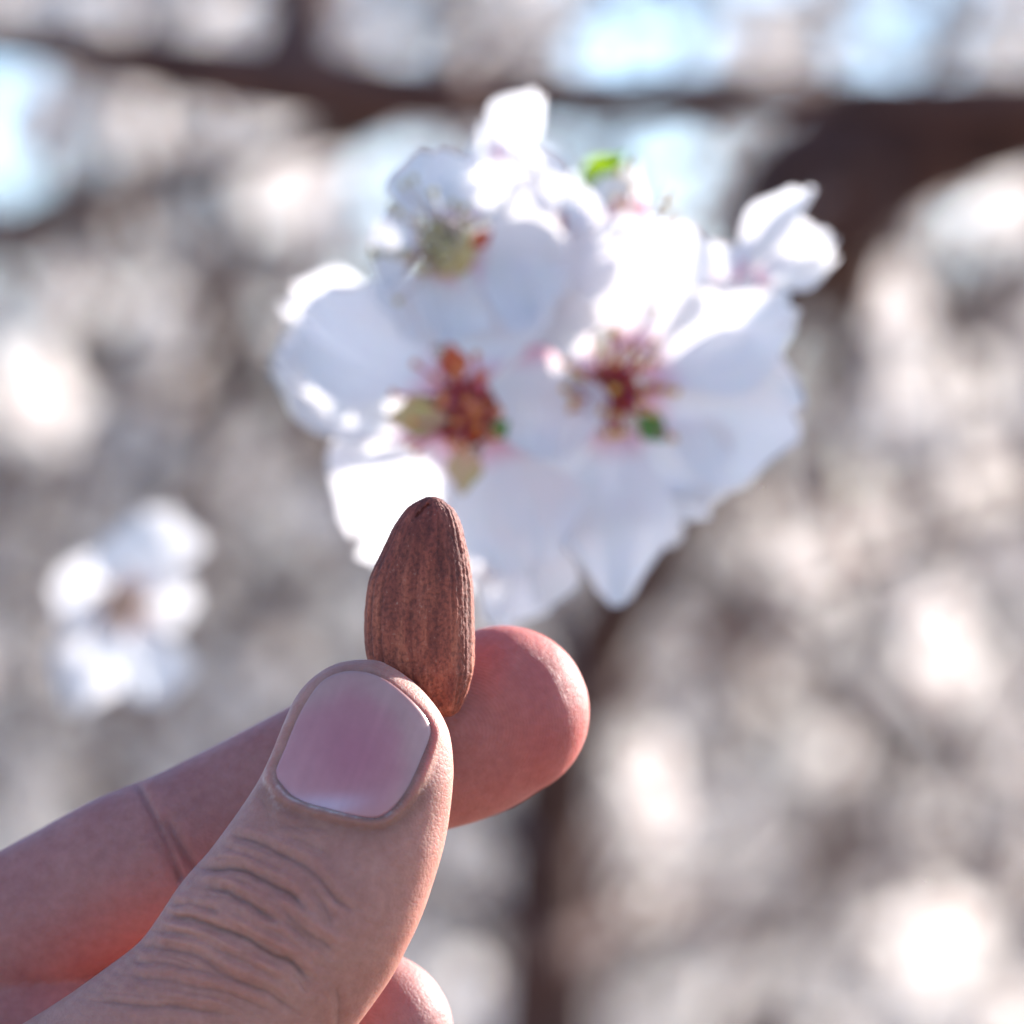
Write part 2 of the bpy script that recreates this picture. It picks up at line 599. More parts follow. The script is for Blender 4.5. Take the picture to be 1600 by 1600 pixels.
made = []
for (p, d, s, k, px, py, Y) in entries:
    e = empty('almond_blossom', p)
    e.rotation_euler = orient(d, random.uniform(0, 6.28)).to_euler()
    e.scale = (s, s, s)
    a = bpy.data.objects.new('corolla', COROLLA[k])
    COL.objects.link(a)
    a.parent = e
    c = bpy.data.objects.new('flower_centre', CENTRE[k % 2])
    COL.objects.link(c)
    c.parent = e
    sunny = len(made) < len(bright)
    made.append(1)
    rg = region(px, py)
    tag(e, ('blurred brilliant sunlit blossom ' if sunny else 'blurred greyish shaded blossom ') + rg, 'blossom', ('sunlit' if sunny else 'shaded') + ' background blossoms ' + rg)
    b0 = p - d * 0.006 * s
    wd = nearest_wood(p)
    m_ = b0 - d * 0.012
    tw.tube([b0, m_, wd], [0.0008, 0.0011, 0.0015], 5)
o = tw.build('twig', M_BARK, tree)
tag(o, kind='stuff')

# the crown further back: thousands of small blossoms nobody could count
fine = Geo()
cv, cf, ca = [], [], []
low = []
for i in range(5):
    an = 2 * math.pi * i / 5
    d = Vector((math.cos(an), math.sin(an), 0.35)).normalized()
    n = Vector((-math.cos(an) * .35, -math.sin(an) * .35, 1))
    low.append(petal_grid(d * 0.001, d * 0.018, 0.019, n, 0.3, 0.05, 0.05, 0.05, i, 2, 3))
lv = np.array([tuple(v) for q in low for v in q[0]])
lf = []
off = 0
for q in low:
    lf += [tuple(i + off for i in f) for f in q[1]]
    off += len(q[0])
lf = np.array(lf)
la = np.array([a for q in low for a in q[2]])
VV, FF, AA = [], [], []
cnt = 0
tries = 0
while cnt < 8600 and tries < 60000:
    tries += 1
    Y = random.uniform(1.35, 3.6)
    ext = 1.0 + 0.0 * Y
    px, py = random.uniform(-900, 2500), random.uniform(-900, 2300)
    if blocked(px, py) and not in_poly(px, py, DARK[0]):
        continue
    if any((px - a) ** 2 + (py - b_) ** 2 < (r * .8) ** 2 for a, b_, r in GAPS):
        continue
    if random.random() > 0.5 + 0.8 * max(0, noise.noise(Vector((px / 260, py / 260, Y)))) * 2:
        continue
    d = Vector((random.gauss(0, .6), random.gauss(-.4, .7), random.gauss(0.1, .6))).normalized()
    m3 = np.array(orient(d, random.uniform(0, 6.28)).to_3x3()) * random.uniform(.5, .85)
    VV.append(lv @ m3.T + np.array(P(px, py, Y)))
    FF.append(lf + cnt * len(lv))
    AA.append(la)
    cnt += 1
# unseen blossoms added above and right of the picture to dapple what hangs below
SN = np.array(SUN)
brays = np.array([tuple(P(px, py, Y * 1.15 + .1)) for (px, py, Y, s) in bright] + [tuple(P(210, 860, .24)), tuple(P(225, 1040, .24))])
nrays = np.array([tuple(P(600, 1300, 0)), tuple(P(850, 1100, 0)), tuple(P(850, 450, .09)), tuple(P(600, 650, .09)), tuple(P(1150, 550, .09))])


def ray_clear(q, o_, rad):
    w_ = q - o_
    t = w_ @ SN
    d2 = (w_ * w_).sum(1) - t * t
    return not ((d2 < rad * rad) & (t > 0)).any()


up_n = 0
tries = 0
while up_n < 2300 and tries < 40000:
    tries += 1
    Y = random.uniform(.45, 3.2)
    q = P(random.uniform(-150, 1750), random.uniform(-150, 1750), Y) + SUN * random.uniform(.6, 1.5)
    k_ = DIST * PXM / (DIST + q.y)
    if (-200 < 800 + q.x * k_ < 1800) and (-200 < 800 - (q.z - CZ) * k_):
        continue
    qa = np.array(q)
    if not ray_clear(qa, brays, .032) or not ray_clear(qa, nrays, .075):
        continue
    d = Vector((random.gauss(0, .6), random.gauss(-.2, .7), random.gauss(0.3, .6))).normalized()
    m3 = np.array(orient(d, random.uniform(0, 6.28)).to_3x3()) * random.uniform(.9, 1.2)
    VV.append(lv @ m3.T + qa)
    FF.append(lf + cnt * len(lv))
    AA.append(la)
    cnt += 1
    up_n += 1
me = bpy.data.meshes.new('blossom_mass')
me.from_pydata(np.vstack(VV).tolist(), [], np.vstack(FF).tolist())
me.materials.append(M_PETAL_BG)
aa = me.attributes.new('along', 'FLOAT', 'POINT')
aa.data.foreach_set('value', np.concatenate(AA).astype(np.float32))
o = bpy.data.objects.new('blossom_mass', me)
COL.objects.link(o)
tag(o, 'soft mass of distant almond blossom filling the crown behind everything, with unseen blossoms added above to cast shade', 'blossom', kind='stuff')

# fine twigs inside the far crown
g = Geo()
for i in range(170):
    Y = random.uniform(1.4, 3.2)
    a = P(random.uniform(-500, 2100), random.uniform(-300, 2100), Y)
    b_ = a + Vector((random.uniform(-.5, .5), random.uniform(-.3, .3), random.uniform(-.2, .6)))
    m_ = (a + b_) / 2 + Vector((random.uniform(-.08, .08),) * 3)
    g.tube([Vector(r) for r in spline([tuple(a), tuple(m_), tuple(b_)], 8)], [random.uniform(.003, .009)] * 8, 6)
o = g.build('far_twig', M_BARK, tree)
tag(o, kind='stuff')

# ------------------------------------------------------------------ other trees of the orchard
M_CROWN = simple_material('far_blossom', (0.42, 0.37, 0.34), (0.66, 0.62, 0.60), 3.0, 0.9, trans=0.2)


def crown_mesh():
    g = Geo()
    rnd = random.Random(4)
    cl = []
    for i in range(26):
        cl.append((Vector((rnd.gauss(0, 1.0), rnd.gauss(0, 1.0), 2.6 + rnd.gauss(0, .75))), rnd.uniform(.4, .8)))
    for c, r in cl:
        for k in range(260):
            p = c + Vector((rnd.gauss(0, .5), rnd.gauss(0, .5), rnd.gauss(0, .45))) * r
            a = Vector((rnd.gauss(0, 1), rnd.gauss(0, 1), rnd.gauss(0, 1))).normalized() * .045
            b_ = a.cross(Vector((rnd.gauss(0, 1), rnd.gauss(0, 1), rnd.gauss(0, 1)))).normalized() * .04
            g.add([p - a, p + b_, p + a, p - b_], [(0, 1, 2, 3)])
    return g


cg = crown_mesh()
spots = [(-7.5, 27, 'left pale flowering orchard tree far behind the blossoms'), (-2.2, 31, 'left-of-centre pale flowering orchard tree far behind the blossoms'),
         (3.2, 28, 'right-of-centre pale flowering orchard tree far behind the blossoms'), (8.5, 30, 'right pale flowering orchard tree far behind the blossoms'), (0.5, 40, 'furthest orchard tree behind the row')]
first = None
for (x, y, lab) in spots:
    t = empty('orchard_tree', (x, y, 0))
    if first is None:
        cr = cg.build('crown', M_CROWN, None, False)
        cr.parent = t
        cr['kind'] = 'stuff'
        tg = Geo()
        tg.tube([(0, 0, -.05), (.05, 0, .6), (.0, .05, 1.2)], [.17, .13, .12], 10, jitter=.2)
        for q in range(6):
            an = q * 1.05
            tg.tube([(0, .05, 1.15), (.5 * math.cos(an), .5 * math.sin(an), 1.8), (1.1 * math.cos(an), 1.1 * math.sin(an), 2.9)], [.08, .05, .02], 7)
        tr = tg.build('trunk', M_BARK, None)
        tr.parent = t
        first = (cr, tr)
    else:
        for s_ in first:
            c = s_.copy()
            COL.objects.link(c)
            c.parent = t
    t.rotation_euler.z = x * 2.1
    t.scale = (1, 1, random.uniform(.85, 1.1))
    tag(t, lab, 'tree', 'orchard trees far behind')


# ------------------------------------------------------------------ the near cluster
def V3(*a):
    return Vector(a)


CAMN = V3(0, -1, 0)


def stamen_mesh(g, root, tip, r=0.00030, anth=0.00046):
    mid = (root + tip) / 2 + V3(random.uniform(-.0006, .0006), random.uniform(-.0006, .0006), random.uniform(-.0006, .0006))
    g.tube([root, mid, tip], [r, r * .9, r * .8], 5, 0)
    g.blob(tip, anth, 1, 1.1, 1, 1.2, n=4)


def hero(label, cx, cy, Y, facing, petals, stam=None, sepals=None, cup=None, cat='blossom', group='blossoms of the near cluster', branch=None, cmat=None, calyx=True):
    c = P(cx, cy, Y)
    e = empty('almond_blossom', c)
    tag(e, label, cat, group)
    k = (DIST + Y) / DIST / PXM
    facing = V3(*facing).normalized()
    for i, p in enumerate(petals):
        (bx, by, bd), (tx, ty, td), wpx, nrm = p[:4]
        kw = p[4] if len(p) > 4 else {}
        kw.setdefault('seed', cx * 0.1 + i * 3)
        lab = kw.pop('label', None)
        mat = kw.pop('mat', M_PETAL)
        v, f, al = petal_grid(P(bx, by, Y + bd * .001), P(tx, ty, Y + td * .001), wpx * k, nrm, nu=22, nv=20, **kw)
        g = Geo()
        g.add(v, f, 0, al)
        o = g.build('petal', mat, e)
        if lab:
            o['label'] = lab
    if calyx:
        g = Geo()
        b0 = c + facing * .0005
        b1 = c - facing * .006
        g.tube([b0, (b0 + b1) / 2, b1], [.0042 if cup is None else cup, .0036, .0018], 12)
        g.tube([b1, b1 - facing * .003, Vector(branch) if branch else b1 - facing * .01], [.0011, .0006, .0006], 8)
        g.build('calyx', cmat or M_CUP, e)
    for s in (sepals or []):
        (bx, by, bd), (tx, ty, td), wpx, nrm, mm = s
        v, f, al = petal_grid(P(bx, by, Y + bd * .001), P(tx, ty, Y + td * .001), wpx * k, nrm, 0.3, 0.05, 0, 0.03, bx, 6, 8, tipw=0.38)
        g = Geo()
        g.add(v, f, 0, al)
        g.build('sepal', mm, e)
    if stam:
        n, spread, L, mats = stam
        rnd = random.Random(int(cx))
        side = facing.cross(V3(0, 0, 1)).normalized()
        up = side.cross(facing).normalized()
        for i in range(n):
            an = i * 2.399 + rnd.uniform(-.5, .5)
            rr = spread * math.sqrt((i + .5) / n) * rnd.uniform(.6, 1.35)
            d = (facing + side * math.cos(an) * rr + up * math.sin(an) * rr).normalized()
            root = c + (side * math.cos(an) + up * math.sin(an)) * .0026 * math.sqrt((i + .5) / n)
            g = Geo()
            stamen_mesh(g, root, root + d * L * rnd.uniform(.45, 1.1))
            g.build('stamen', mats, e)
    return e


tw1 = P(885, 540, .125)
up_lit = (0.45, -0.45, 0.8)
hero('near blossom with orange-red centre and glowing white petals spread left, above the almond', 728, 645, .080, (-.25, -1, .1), [
    ((700, 690, 8), (545, 862, 18), 255, (-.1, -1, .1), dict(cup=.15, label='bright sunlit lower left petal')),
    ((665, 690, 8), (428, 565, 22), 150, (0, -1, .3), dict(cup=.10, curl=.05, label='bright narrow sunlit petal pointing left')),
    ((690, 605, 1), (470, 480, 8), 220, (-.15, -1, .15), dict(cup=.25, curl=.05)),
    ((745, 600, 2), (765, 370, 6), 215, (.1, -1, .0), dict(cup=.2)),
    ((770, 690, 2), (830, 900, 5), 230, (.1, -1, .1), dict(cup=.2)),
    ((735, 715, 8), (742, 930, 14), 130, (0, -1, 0), dict(cup=.2, label='sunlit petal pointing down behind the almond')),
], stam=(24, .75, .0085, [M_FIL, M_ORANGE]), cup=.0042,
    sepals=[((700, 655, -3), (602, 655, -6), 70, (0, -1, .3), M_SEPAL), ((725, 690, -3), (722, 775, -4), 60, (.2, -1, .2), M_SEPAL),
            ((715, 600, -3), (702, 535, -4), 50, (0, -1, .2), M_CUP), ((770, 660, -3), (790, 685, -4), 40, (0, -1, 0), M_SEPALD)], branch=tw1)

hero('near blossom with magenta and yellow stamens at right of the cluster, petals in lilac shade', 960, 610, .088, (.12, -1, .0), [
    ((1010, 590, -2), (1248, 470, -3), 190, (.0, -1, .0), dict(cup=.12)),
    ((1005, 620, 1), (1262, 650, 1), 270, (.05, -1, -.05), dict(cup=.12, ripple=.07)),
    ((965, 665, 0), (962, 945, -2), 190, (.0, -1, -.05), dict(cup=.22, tipw=.5, notch=0)),
    ((1000, 665, 3), (1120, 800, 3), 210, (.0, -1, -.1), dict(cup=.2)),
    ((925, 590, 2), (745, 470, 5), 230, (.0, -1, .0), dict(cup=.15)),
    ((920, 655, 2), (830, 850, 4), 220, (.0, -1, -.05), dict(cup=.15)),
], stam=(28, 1.1, .0095, [M_MAG, M_ANTH]), cup=.0030,
    sepals=[((1000, 650, -3), (1040, 690, -5), 45, (0, -1, 0), M_SEPALD), ((910, 610, -2), (882, 608, -3), 40, (0, -1, 0), M_SEPALD)], branch=tw1)

hero('rounded brilliant white petal and pink base of the blossom at top right of the cluster', 955, 385, .098, (.45, -.25, .85), [
    ((985, 545, -8), (1036, 330, -8), 262, (.0, -1, .0), dict(cup=.06, label='rounded brilliant white sunlit petal', tipw=.75, ripple=.04)),
    ((945, 395, 0), (985, 255, 3), 100, (-.3, -1, .2), dict(cup=.3)),
    ((935, 390, 3), (900, 320, 6), 90, (0, -1, .0), dict(cup=.3)),
    ((945, 400, -1), (1010, 310, -1), 70, (-.2, -1, .3), dict(cup=.4, mat=M_BUD, label='pink-flushed petal base')),
], stam=(8, .4, .0095, [M_FILW, M_ANTH]), cup=.0026, cmat=M_BUD, branch=P(880, 360, .115))

hero('near blossom with olive stamens at upper left of the cluster', 690, 385, .082, (-.35, -1, .15), [
    ((690, 350, 0), (672, 228, 0), 175, (.2, -1, .2), dict(cup=.3, ripple=.1)),
    ((735, 345, 0), (742, 262, 2), 120, (-.2, -1, .0), dict(cup=.2)),
    ((655, 390, 0), (575, 372, -1), 165, (.3, -1, .1), dict(cup=.3)),
    ((690, 420, 1), (655, 540, 0), 190, (.1, -1, .15), dict(cup=.3)),
    ((730, 400, 2), (900, 420, 3), 230, (.0, -1, .0), dict(cup=.2)),
], stam=(24, .6, .0095, [M_FILW, M_ANTHG]), cup=.0032, cmat=M_ANTHG, sepals=[((735, 385, -2), (770, 362, -3), 28, (0, -1, 0), M_CUP)], branch=P(850, 470, .115))

hero('blossom seen from its side at the top of the cluster, tall lilac petal pointing up', 830, 350, .092, (-.1, -.6, .8), [
    ((800, 380, 0), (765, 180, 0), 130, (.25, -1, .0), dict(cup=.4, curl=-.05)),
    ((775, 250, -1), (845, 140, -3), 95, (-.3, -1, .2), dict(cup=.3, label='tip petal bending right')),
    ((805, 200, 6), (895, 300, -2), 75, (.45, -.55, .65), dict(cup=.15, label='bright sunlit narrow petal')),
    ((840, 400, 0), (880, 260, 0), 170, (.0, -1, .0), dict(cup=.2)),
    ((850, 390, 1), (850, 560, 2), 230, (.0, -1, .0), dict(cup=.2)),
    ((840, 540, -7), (855, 730, -7), 200, (.1, -1, .0), dict(cup=.2)),
    ((900, 410, 1), (960, 480, 2), 180, (.0, -1, .0), dict(cup=.2)),
], branch=P(880, 360, .115))

hero('folded blossom at the far right tip of the cluster with two curled petals', 1165, 440, .086, (.8, -.4, .5), [
    ((1150, 440, 0), (1272, 285, 0), 95, (-.5, -.25, .3), dict(cup=.7)),
    ((1170, 440, 3), (1306, 362, 6), 110, (.2, -.5, .85), dict(cup=.3, label='rounded sunlit petal tip')),
    ((1180, 440, 1), (1310, 395, 1), 90, (.0, -1, .3), dict(cup=.3)),
    ((1120, 440, 1), (1170, 395, 1), 100, (.0, -1, .2), dict(cup=.2)),
], branch=P(1000, 520, .115), calyx=False)

hero('small half-hidden blossom under the cluster with curled white petals', 850, 800, .092, (0, -.5, -.9), [
    ((850, 820, 0), (835, 955, -3), 110, (.6, -.7, .40), dict(cup=.5, curl=.1, label='bright curled petal')),
    ((830, 840, 1), (770, 985, 2), 130, (.3, -1, .2), dict(cup=.3)),
    ((1030, 770, 2), (1115, 785, -2), 60, (.3, -.6, .7), dict(cup=.6)),
    ((1000, 790, 3), (1060, 850, 2), 90, (.2, -1, .3), dict(cup=.4)),
], branch=tw1, calyx=False)

hero('small half-hidden blossom at the left edge of the cluster with bright round tips', 560, 520, .102, (-.6, -.8, .1), [
    ((610, 500, 4), (440, 470, 12), 130, (0, -1, .2), dict(cup=.2, label='bright round sunlit petal')),
    ((610, 520, 2), (440, 545, 2), 120, (.1, -1, .2), dict(cup=.3)),
    ((620, 540, 1), (590, 620, -2), 90, (.4, -.6, .6), dict(cup=.3)),
], branch=P(850, 470, .115), calyx=False)

# unseen spray added at upper right: its blossoms throw the dappled shade
spray = Geo()
prev = None
lit_pts = []
for (x0, x1, y0, y1, yy) in ((515, 730, 690, 880, .095), (430, 640, 565, 660, .098), (440, 560, 440, 540, .103), (925, 1125, 335, 520, .090), (805, 895, 195, 290, .094),
                             (1200, 1300, 300, 400, .088)):
    lit_pts += [P(x0 + (x1 - x0) * i / 5, y0 + (y1 - y0) * j / 5, yy) for i in range(6) for j in range(6)]
lit_np = np.array([tuple(p) for p in lit_pts])
shade_spots = []
rs = random.Random(5)
for i in range(900):
    sx, sy, sc_ = rs.uniform(560, 1270), rs.uniform(230, 930), rs.choice((.6, .5, .42, .35, .28))
    q = P(sx, sy, rs.choice((.084, .088, .094))) + SUN * rs.uniform(.13, .18)
    w_ = np.array(q) - lit_np
    t_ = w_ @ np.array(SUN)
    dd = np.sqrt(np.maximum((w_ * w_).sum(1) - t_ * t_, 0)).min()
    if dd < sc_ * .0198 * .95 or any((q - o_).length < (sc_ + so_) * .0198 * .62 for o_, so_ in shade_spots):
        continue
    shade_spots.append((q, sc_))
hub = P(1000, 840, .088) + SUN * .26
for i, (q, sc_) in enumerate(shade_spots):
    e = empty('almond_blossom', q)
    e.rotation_euler = orient((SUN * .9 + V3(random.uniform(-.2, .2), random.uniform(-.2, .2), 0)).normalized(), i * 1.3).to_euler()
    e.scale = (sc_ * 1.1,) * 3
    for nm_, me_ in (('corolla', COROLLA[(0, 2)[i % 2]]), ('flower_centre', CENTRE[0])):
        a = bpy.data.objects.new(nm_, me_)
        COL.objects.link(a)
        a.parent = e
    tag(e, 'unseen blossom added beyond the upper right of the picture to shade the near cluster', 'blossom', 'unseen blossoms added for shade')
    spray.tube([q - SUN * .004, q + SUN * .012, hub], [.0004, .0004, .0005], 5)
spray.tube([hub - SUN * .002, hub + V3(.03, .02, .01), P(1900, 120, .36)], [.002, .003, .005], 8)
spray.build('branch', M_BARK, tree)  # stalks of the unseen shade blossoms, added with them

# new leaf on the twig
lf_ = empty('young_leaf', P(898, 305, .108))
tag(lf_, 'small bright green young leaf unfolding at the top of the near cluster', 'leaf')
g = Geo()
v, f, al = petal_grid(P(898, 315, .108), P(988, 238, .106), .0048, (.1, -.9, .35), 0.5, 0.1, 0, 0.05, 3, 8, 12, tipw=.15)
g.add(v, f, 0, al)
g.build('leaf_blade', M_LEAF, lf_)
g = Geo()
g.tube([P(900, 300, .110), P(898, 315, .108)], [.0007, .0006], 6)
g.build('leaf_stalk', M_LEAF, lf_)

# the single blossom out on the left, nearer than the mass
hero('single blurred blossom at left with two brilliant petals and tan centre', 190, 945, .25, (.1, -1, .1), [
    ((200, 930, 0), (245, 790, -6), 225, (.55, -.60, .60), dict(cup=.1, label='brilliant upper petal')),
    ((200, 960, 0), (235, 1100, -8), 190, (.55, -.60, .60), dict(cup=.1, label='brilliant lower petal')),
    ((180, 945, 1), (85, 900, 0), 130, (0, -1, 0), dict(cup=.2)),
    ((180, 960, 1), (110, 1110, 0), 120, (0, -1, 0), dict(cup=.2)),
    ((205, 945, 1), (310, 925, 2), 110, (0, -1, 0), dict(cup=.2)),
], stam=(16, .5, .008, [M_FILW, M_TAN]), cup=.0034, cmat=M_TAN, group='lone blossom', branch=P(200, 960, .27))


# ------------------------------------------------------------------ the almond
def almond():
    rows = [(776, 667, 680, .14), (780, 658, 690, .28), (787, 645, 698, .40), (797, 633, 710, .52), (821, 616, 721, .68), (845, 604, 727, .77), (869, 593, 732, .84), (892, 582, 736, .90), (916, 575, 739, .94),
            (964, 570, 741, 1.0), (1011, 571, 742, .99), (1045, 578, 740, .92), (1060, 586, 737, .86), (1083, 606, 730, .72),
            (1106, 648, 719, .46), (1114, 668, 712, .30), (1120, 686, 703, .12)]
    s = spline(rows, 230)
    n = 200
    Yc, T = 0.0, .0041
    v, f, ribs = [], [], []
    for i, (py, l, r, t) in enumerate(s):
        cx, hw = (l + r) / 2, max(.3, (r - l) / 2)
        fz = i / len(s)
        for k in range(n):
            an = 2 * math.pi * k / n
            cu, su = math.cos(an), math.sin(an)
            ex = abs(cu) ** .95 * (1 if cu > 0 else -1)
            ey = abs(su) ** 1.0 * (1 if su > 0 else -1)
            # long uneven ribs that fade toward the tip
            q = noise.noise(Vector((an * 4.2 + .8 * fz, fz * 2.2, 2))) * .7 + noise.noise(Vector((an * 11, fz * 3.0, 5))) * .6 + noise.noise(Vector((an * 21, fz * 5, 9))) * .18
            q2 = noise.noise(Vector((cu * 3 + 9, su * 3, fz * 9))) * .35
            ribs.append(q + q2 * .6)
            rib = (q + q2) * .00026 * (0.35 + .65 * math.sin(min(1, fz * 1.15) * math.pi / 2)) * (1 if t > .4 else t / .4)
            fn = noise.noise(Vector((cu * 22, su * 22, fz * 50))) * .00005 + noise.noise(Vector((cu * 45, su * 45, fz * 110))) * .00004
            # slit near the tip
            p = P(cx + ex * hw, py, 0)
            p.y = Yc + ey * T * t * (1 + .0)
            nn = Vector((cu, su * .8, 0))
            p += nn * (rib + fn)
            ppx, ppy = 800 + p.x * PXM, 800 - (p.z - CZ) * PXM
            if su < 0:
                a0, b0, a1, b1 = 652, 806, 669, 789
                tt = max(0, min(1, ((ppx - a0) * (a1 - a0) + (ppy - b0) * (b1 - b0)) / ((a1 - a0) ** 2 + (b1 - b0) ** 2)))
                dd = math.hypot(ppx - a0 - tt * (a1 - a0), ppy - b0 - tt * (b1 - b0))
                p.y += .0005 * math.exp(-(dd / 2.6) ** 2)
            v.append(p)
    for i in range(len(s) - 1):
        for k in range(n):
            f.append((i * n + k, i * n + (k + 1) % n, (i + 1) * n + (k + 1) % n, (i + 1) * n + k))
    f.append(tuple(range(n - 1, -1, -1)))
    f.append(tuple((len(s) - 1) * n + k for k in range(n)))
    m = new_mat('almond_skin')
    b = NB(m)
    st = b.noise(b.coords((1, 1, .16)), 700, 4, .62, .5)
    mid = b.noise(b.coords((1, 1, .5)), 260, 4, .6)
    sp = b.noise(b.coords((1, 1, .8)), 2600, 3, .65)
    c1 = b.ramp(st.outputs[0], [(.30, (.22, .048, .026)), (.46, (.28, .062, .031)), (.60, (.37, .095, .046)), (.78, (.47, .155, .085))])
    c2 = b.ramp(mid.outputs[0], [(.32, (.72, .64, .68)), (.62, (1.05, 1, .97))])
    ra = b.n('ShaderNodeAttribute', attribute_name='rib')
    rc = b.ramp(ra.outputs['Fac'], [(.28, (.78, .74, .74)), (.5, (1.02, 1.0, 1.0)), (.72, (1.20, 1.24, 1.26))])
    c3 = b.mix(1.0, b.mix(1.0, c1.outputs[0], c2.outputs[0], 'MULTIPLY'), rc.outputs[0], 'MULTIPLY')
    s3 = b.ramp(sp.outputs[0], [(.36, (.42, .36, .36)), (.54, (1.08, 1.05, 1.05))])
    c4 = b.mix(.72, c3, s3.outputs[0], 'MULTIPLY')
    s4 = b.ramp(sp.outputs[0], [(.62, (0, 0, 0)), (.74, (1, 1, 1))])
    sc = b.n('ShaderNodeMath', operation='MULTIPLY')
    b.l(s4.outputs[0], sc.inputs[0])
    sc.inputs[1].default_value = .45
    c5 = b.mix(sc.outputs[0], c4, (.50, .32, .22))
    # darker violet-brown toward the pointed end
    gz = b.n('ShaderNodeNewGeometry')
    sep = b.n('ShaderNodeSeparateXYZ')
    b.l(gz.outputs['Position'], sep.inputs[0])
    mr = b.n('ShaderNodeMapRange')
    mr.inputs['From Min'].default_value = CZ + (800 - 940) / PXM
    mr.inputs['From Max'].default_value = CZ + (800 - 800) / PXM
    b.l(sep.outputs[2], mr.inputs['Value'])
    c6 = b.mix(mr.outputs[0], c5, b.mix(1.0, c5, (.78, .66, .76), 'MULTIPLY'))
    p = b.n('ShaderNodeBsdfPrincipled')
    b.l(c6, p.inputs['Base Color'])
    p.inputs['Roughness'].default_value = .75
    h1 = b.bump(st.outputs[0], .35, .00030)
    h2 = b.bump(sp.outputs[0], .9, .00018, h1)
    b.l(h2, p.inputs['Normal'])
    b.l(p.outputs[0], b.out.inputs[0])
    o = mesh_obj('almond', v, f, m, attrs={'rib': np.array(ribs) * .9 + .5})
    # origin to its foot
    foot = P(695, 1118, 0)
    o.data.transform(Matrix.Translation(-foot))
    o.location = foot
    tag(o, 'brown ribbed almond kernel standing upright, pinched between thumb and finger', 'almond')


almond()


# ------------------------------------------------------------------ the hand
def ring_tube(bm, rows, n=44, ex=2.15, cap0=True):
    """rows: centre Vector, side Vector (half width), depth Vector (half depth)"""
    vs = []
    for c, s, d in rows:
        ring = []
        for k in range(n):
            an = 2 * math.pi * k / n
            cu, su = math.cos(an), math.sin(an)
            e = 2 / ex
            x = abs(cu) ** e * (1 if cu >= 0 else -1)
            y = abs(su) ** e * (1 if su >= 0 else -1)
            ring.append(bm.verts.new(c + s * x + d * y))
        vs.append(ring)
    for i in range(len(vs) - 1):
        for k in range(n):
            bm.faces.new((vs[i][k], vs[i][(k + 1) % n], vs[i + 1][(k + 1) % n], vs[i + 1][k]))
    for ring, flip in ((vs[0], True), (vs[-1], False)):
        cc = sum((x.co for x in ring), Vector()) / n
        cv_ = bm.verts.new(cc)
        for k in range(n):
            a, b_ = ring[k], ring[(k + 1) % n]
            bm.faces.new((cv_, b_, a) if flip else (cv_, a, b_))


def finger(bm, rows, n=60, dr=.92, ex=2.1):
    """rows px, py, Y(mm), radius px, first row = tip centre; a round tip is added"""
    s = spline(rows, n)
    c = [P(r[0], r[1], r[2] * .001) for r in s]
    rad = [r[3] / PXM for r in s]
    out = []
    a0 = (c[0] - c[1]).normalized()
    r0 = rad[0]
    for k in range(1, 9):   # dome
        t = math.cos(k / 9 * math.pi / 2)
        out.append((c[0] + a0 * r0 * t, r0 * math.sin(k / 9 * math.pi / 2), a0))
    out2 = []
    for (cc, rr, ax) in out:
        out2.append((cc, rr, ax))
    for i in range(len(c)):
        ax = (c[max(0, i - 1)] - c[min(len(c) - 1, i + 1)]).normalized()
        out2.append((c[i], rad[i], ax))
    rowsv = []
    for cc, rr, ax in out2:
        d = Vector((0, 1, 0))
        d = (d - ax * d.dot(ax)).normalized()
        sdv = ax.cross(d).normalized()
        rowsv.append((cc, sdv * rr, d * rr * dr))
    ring_tube(bm, rowsv, ex=ex)


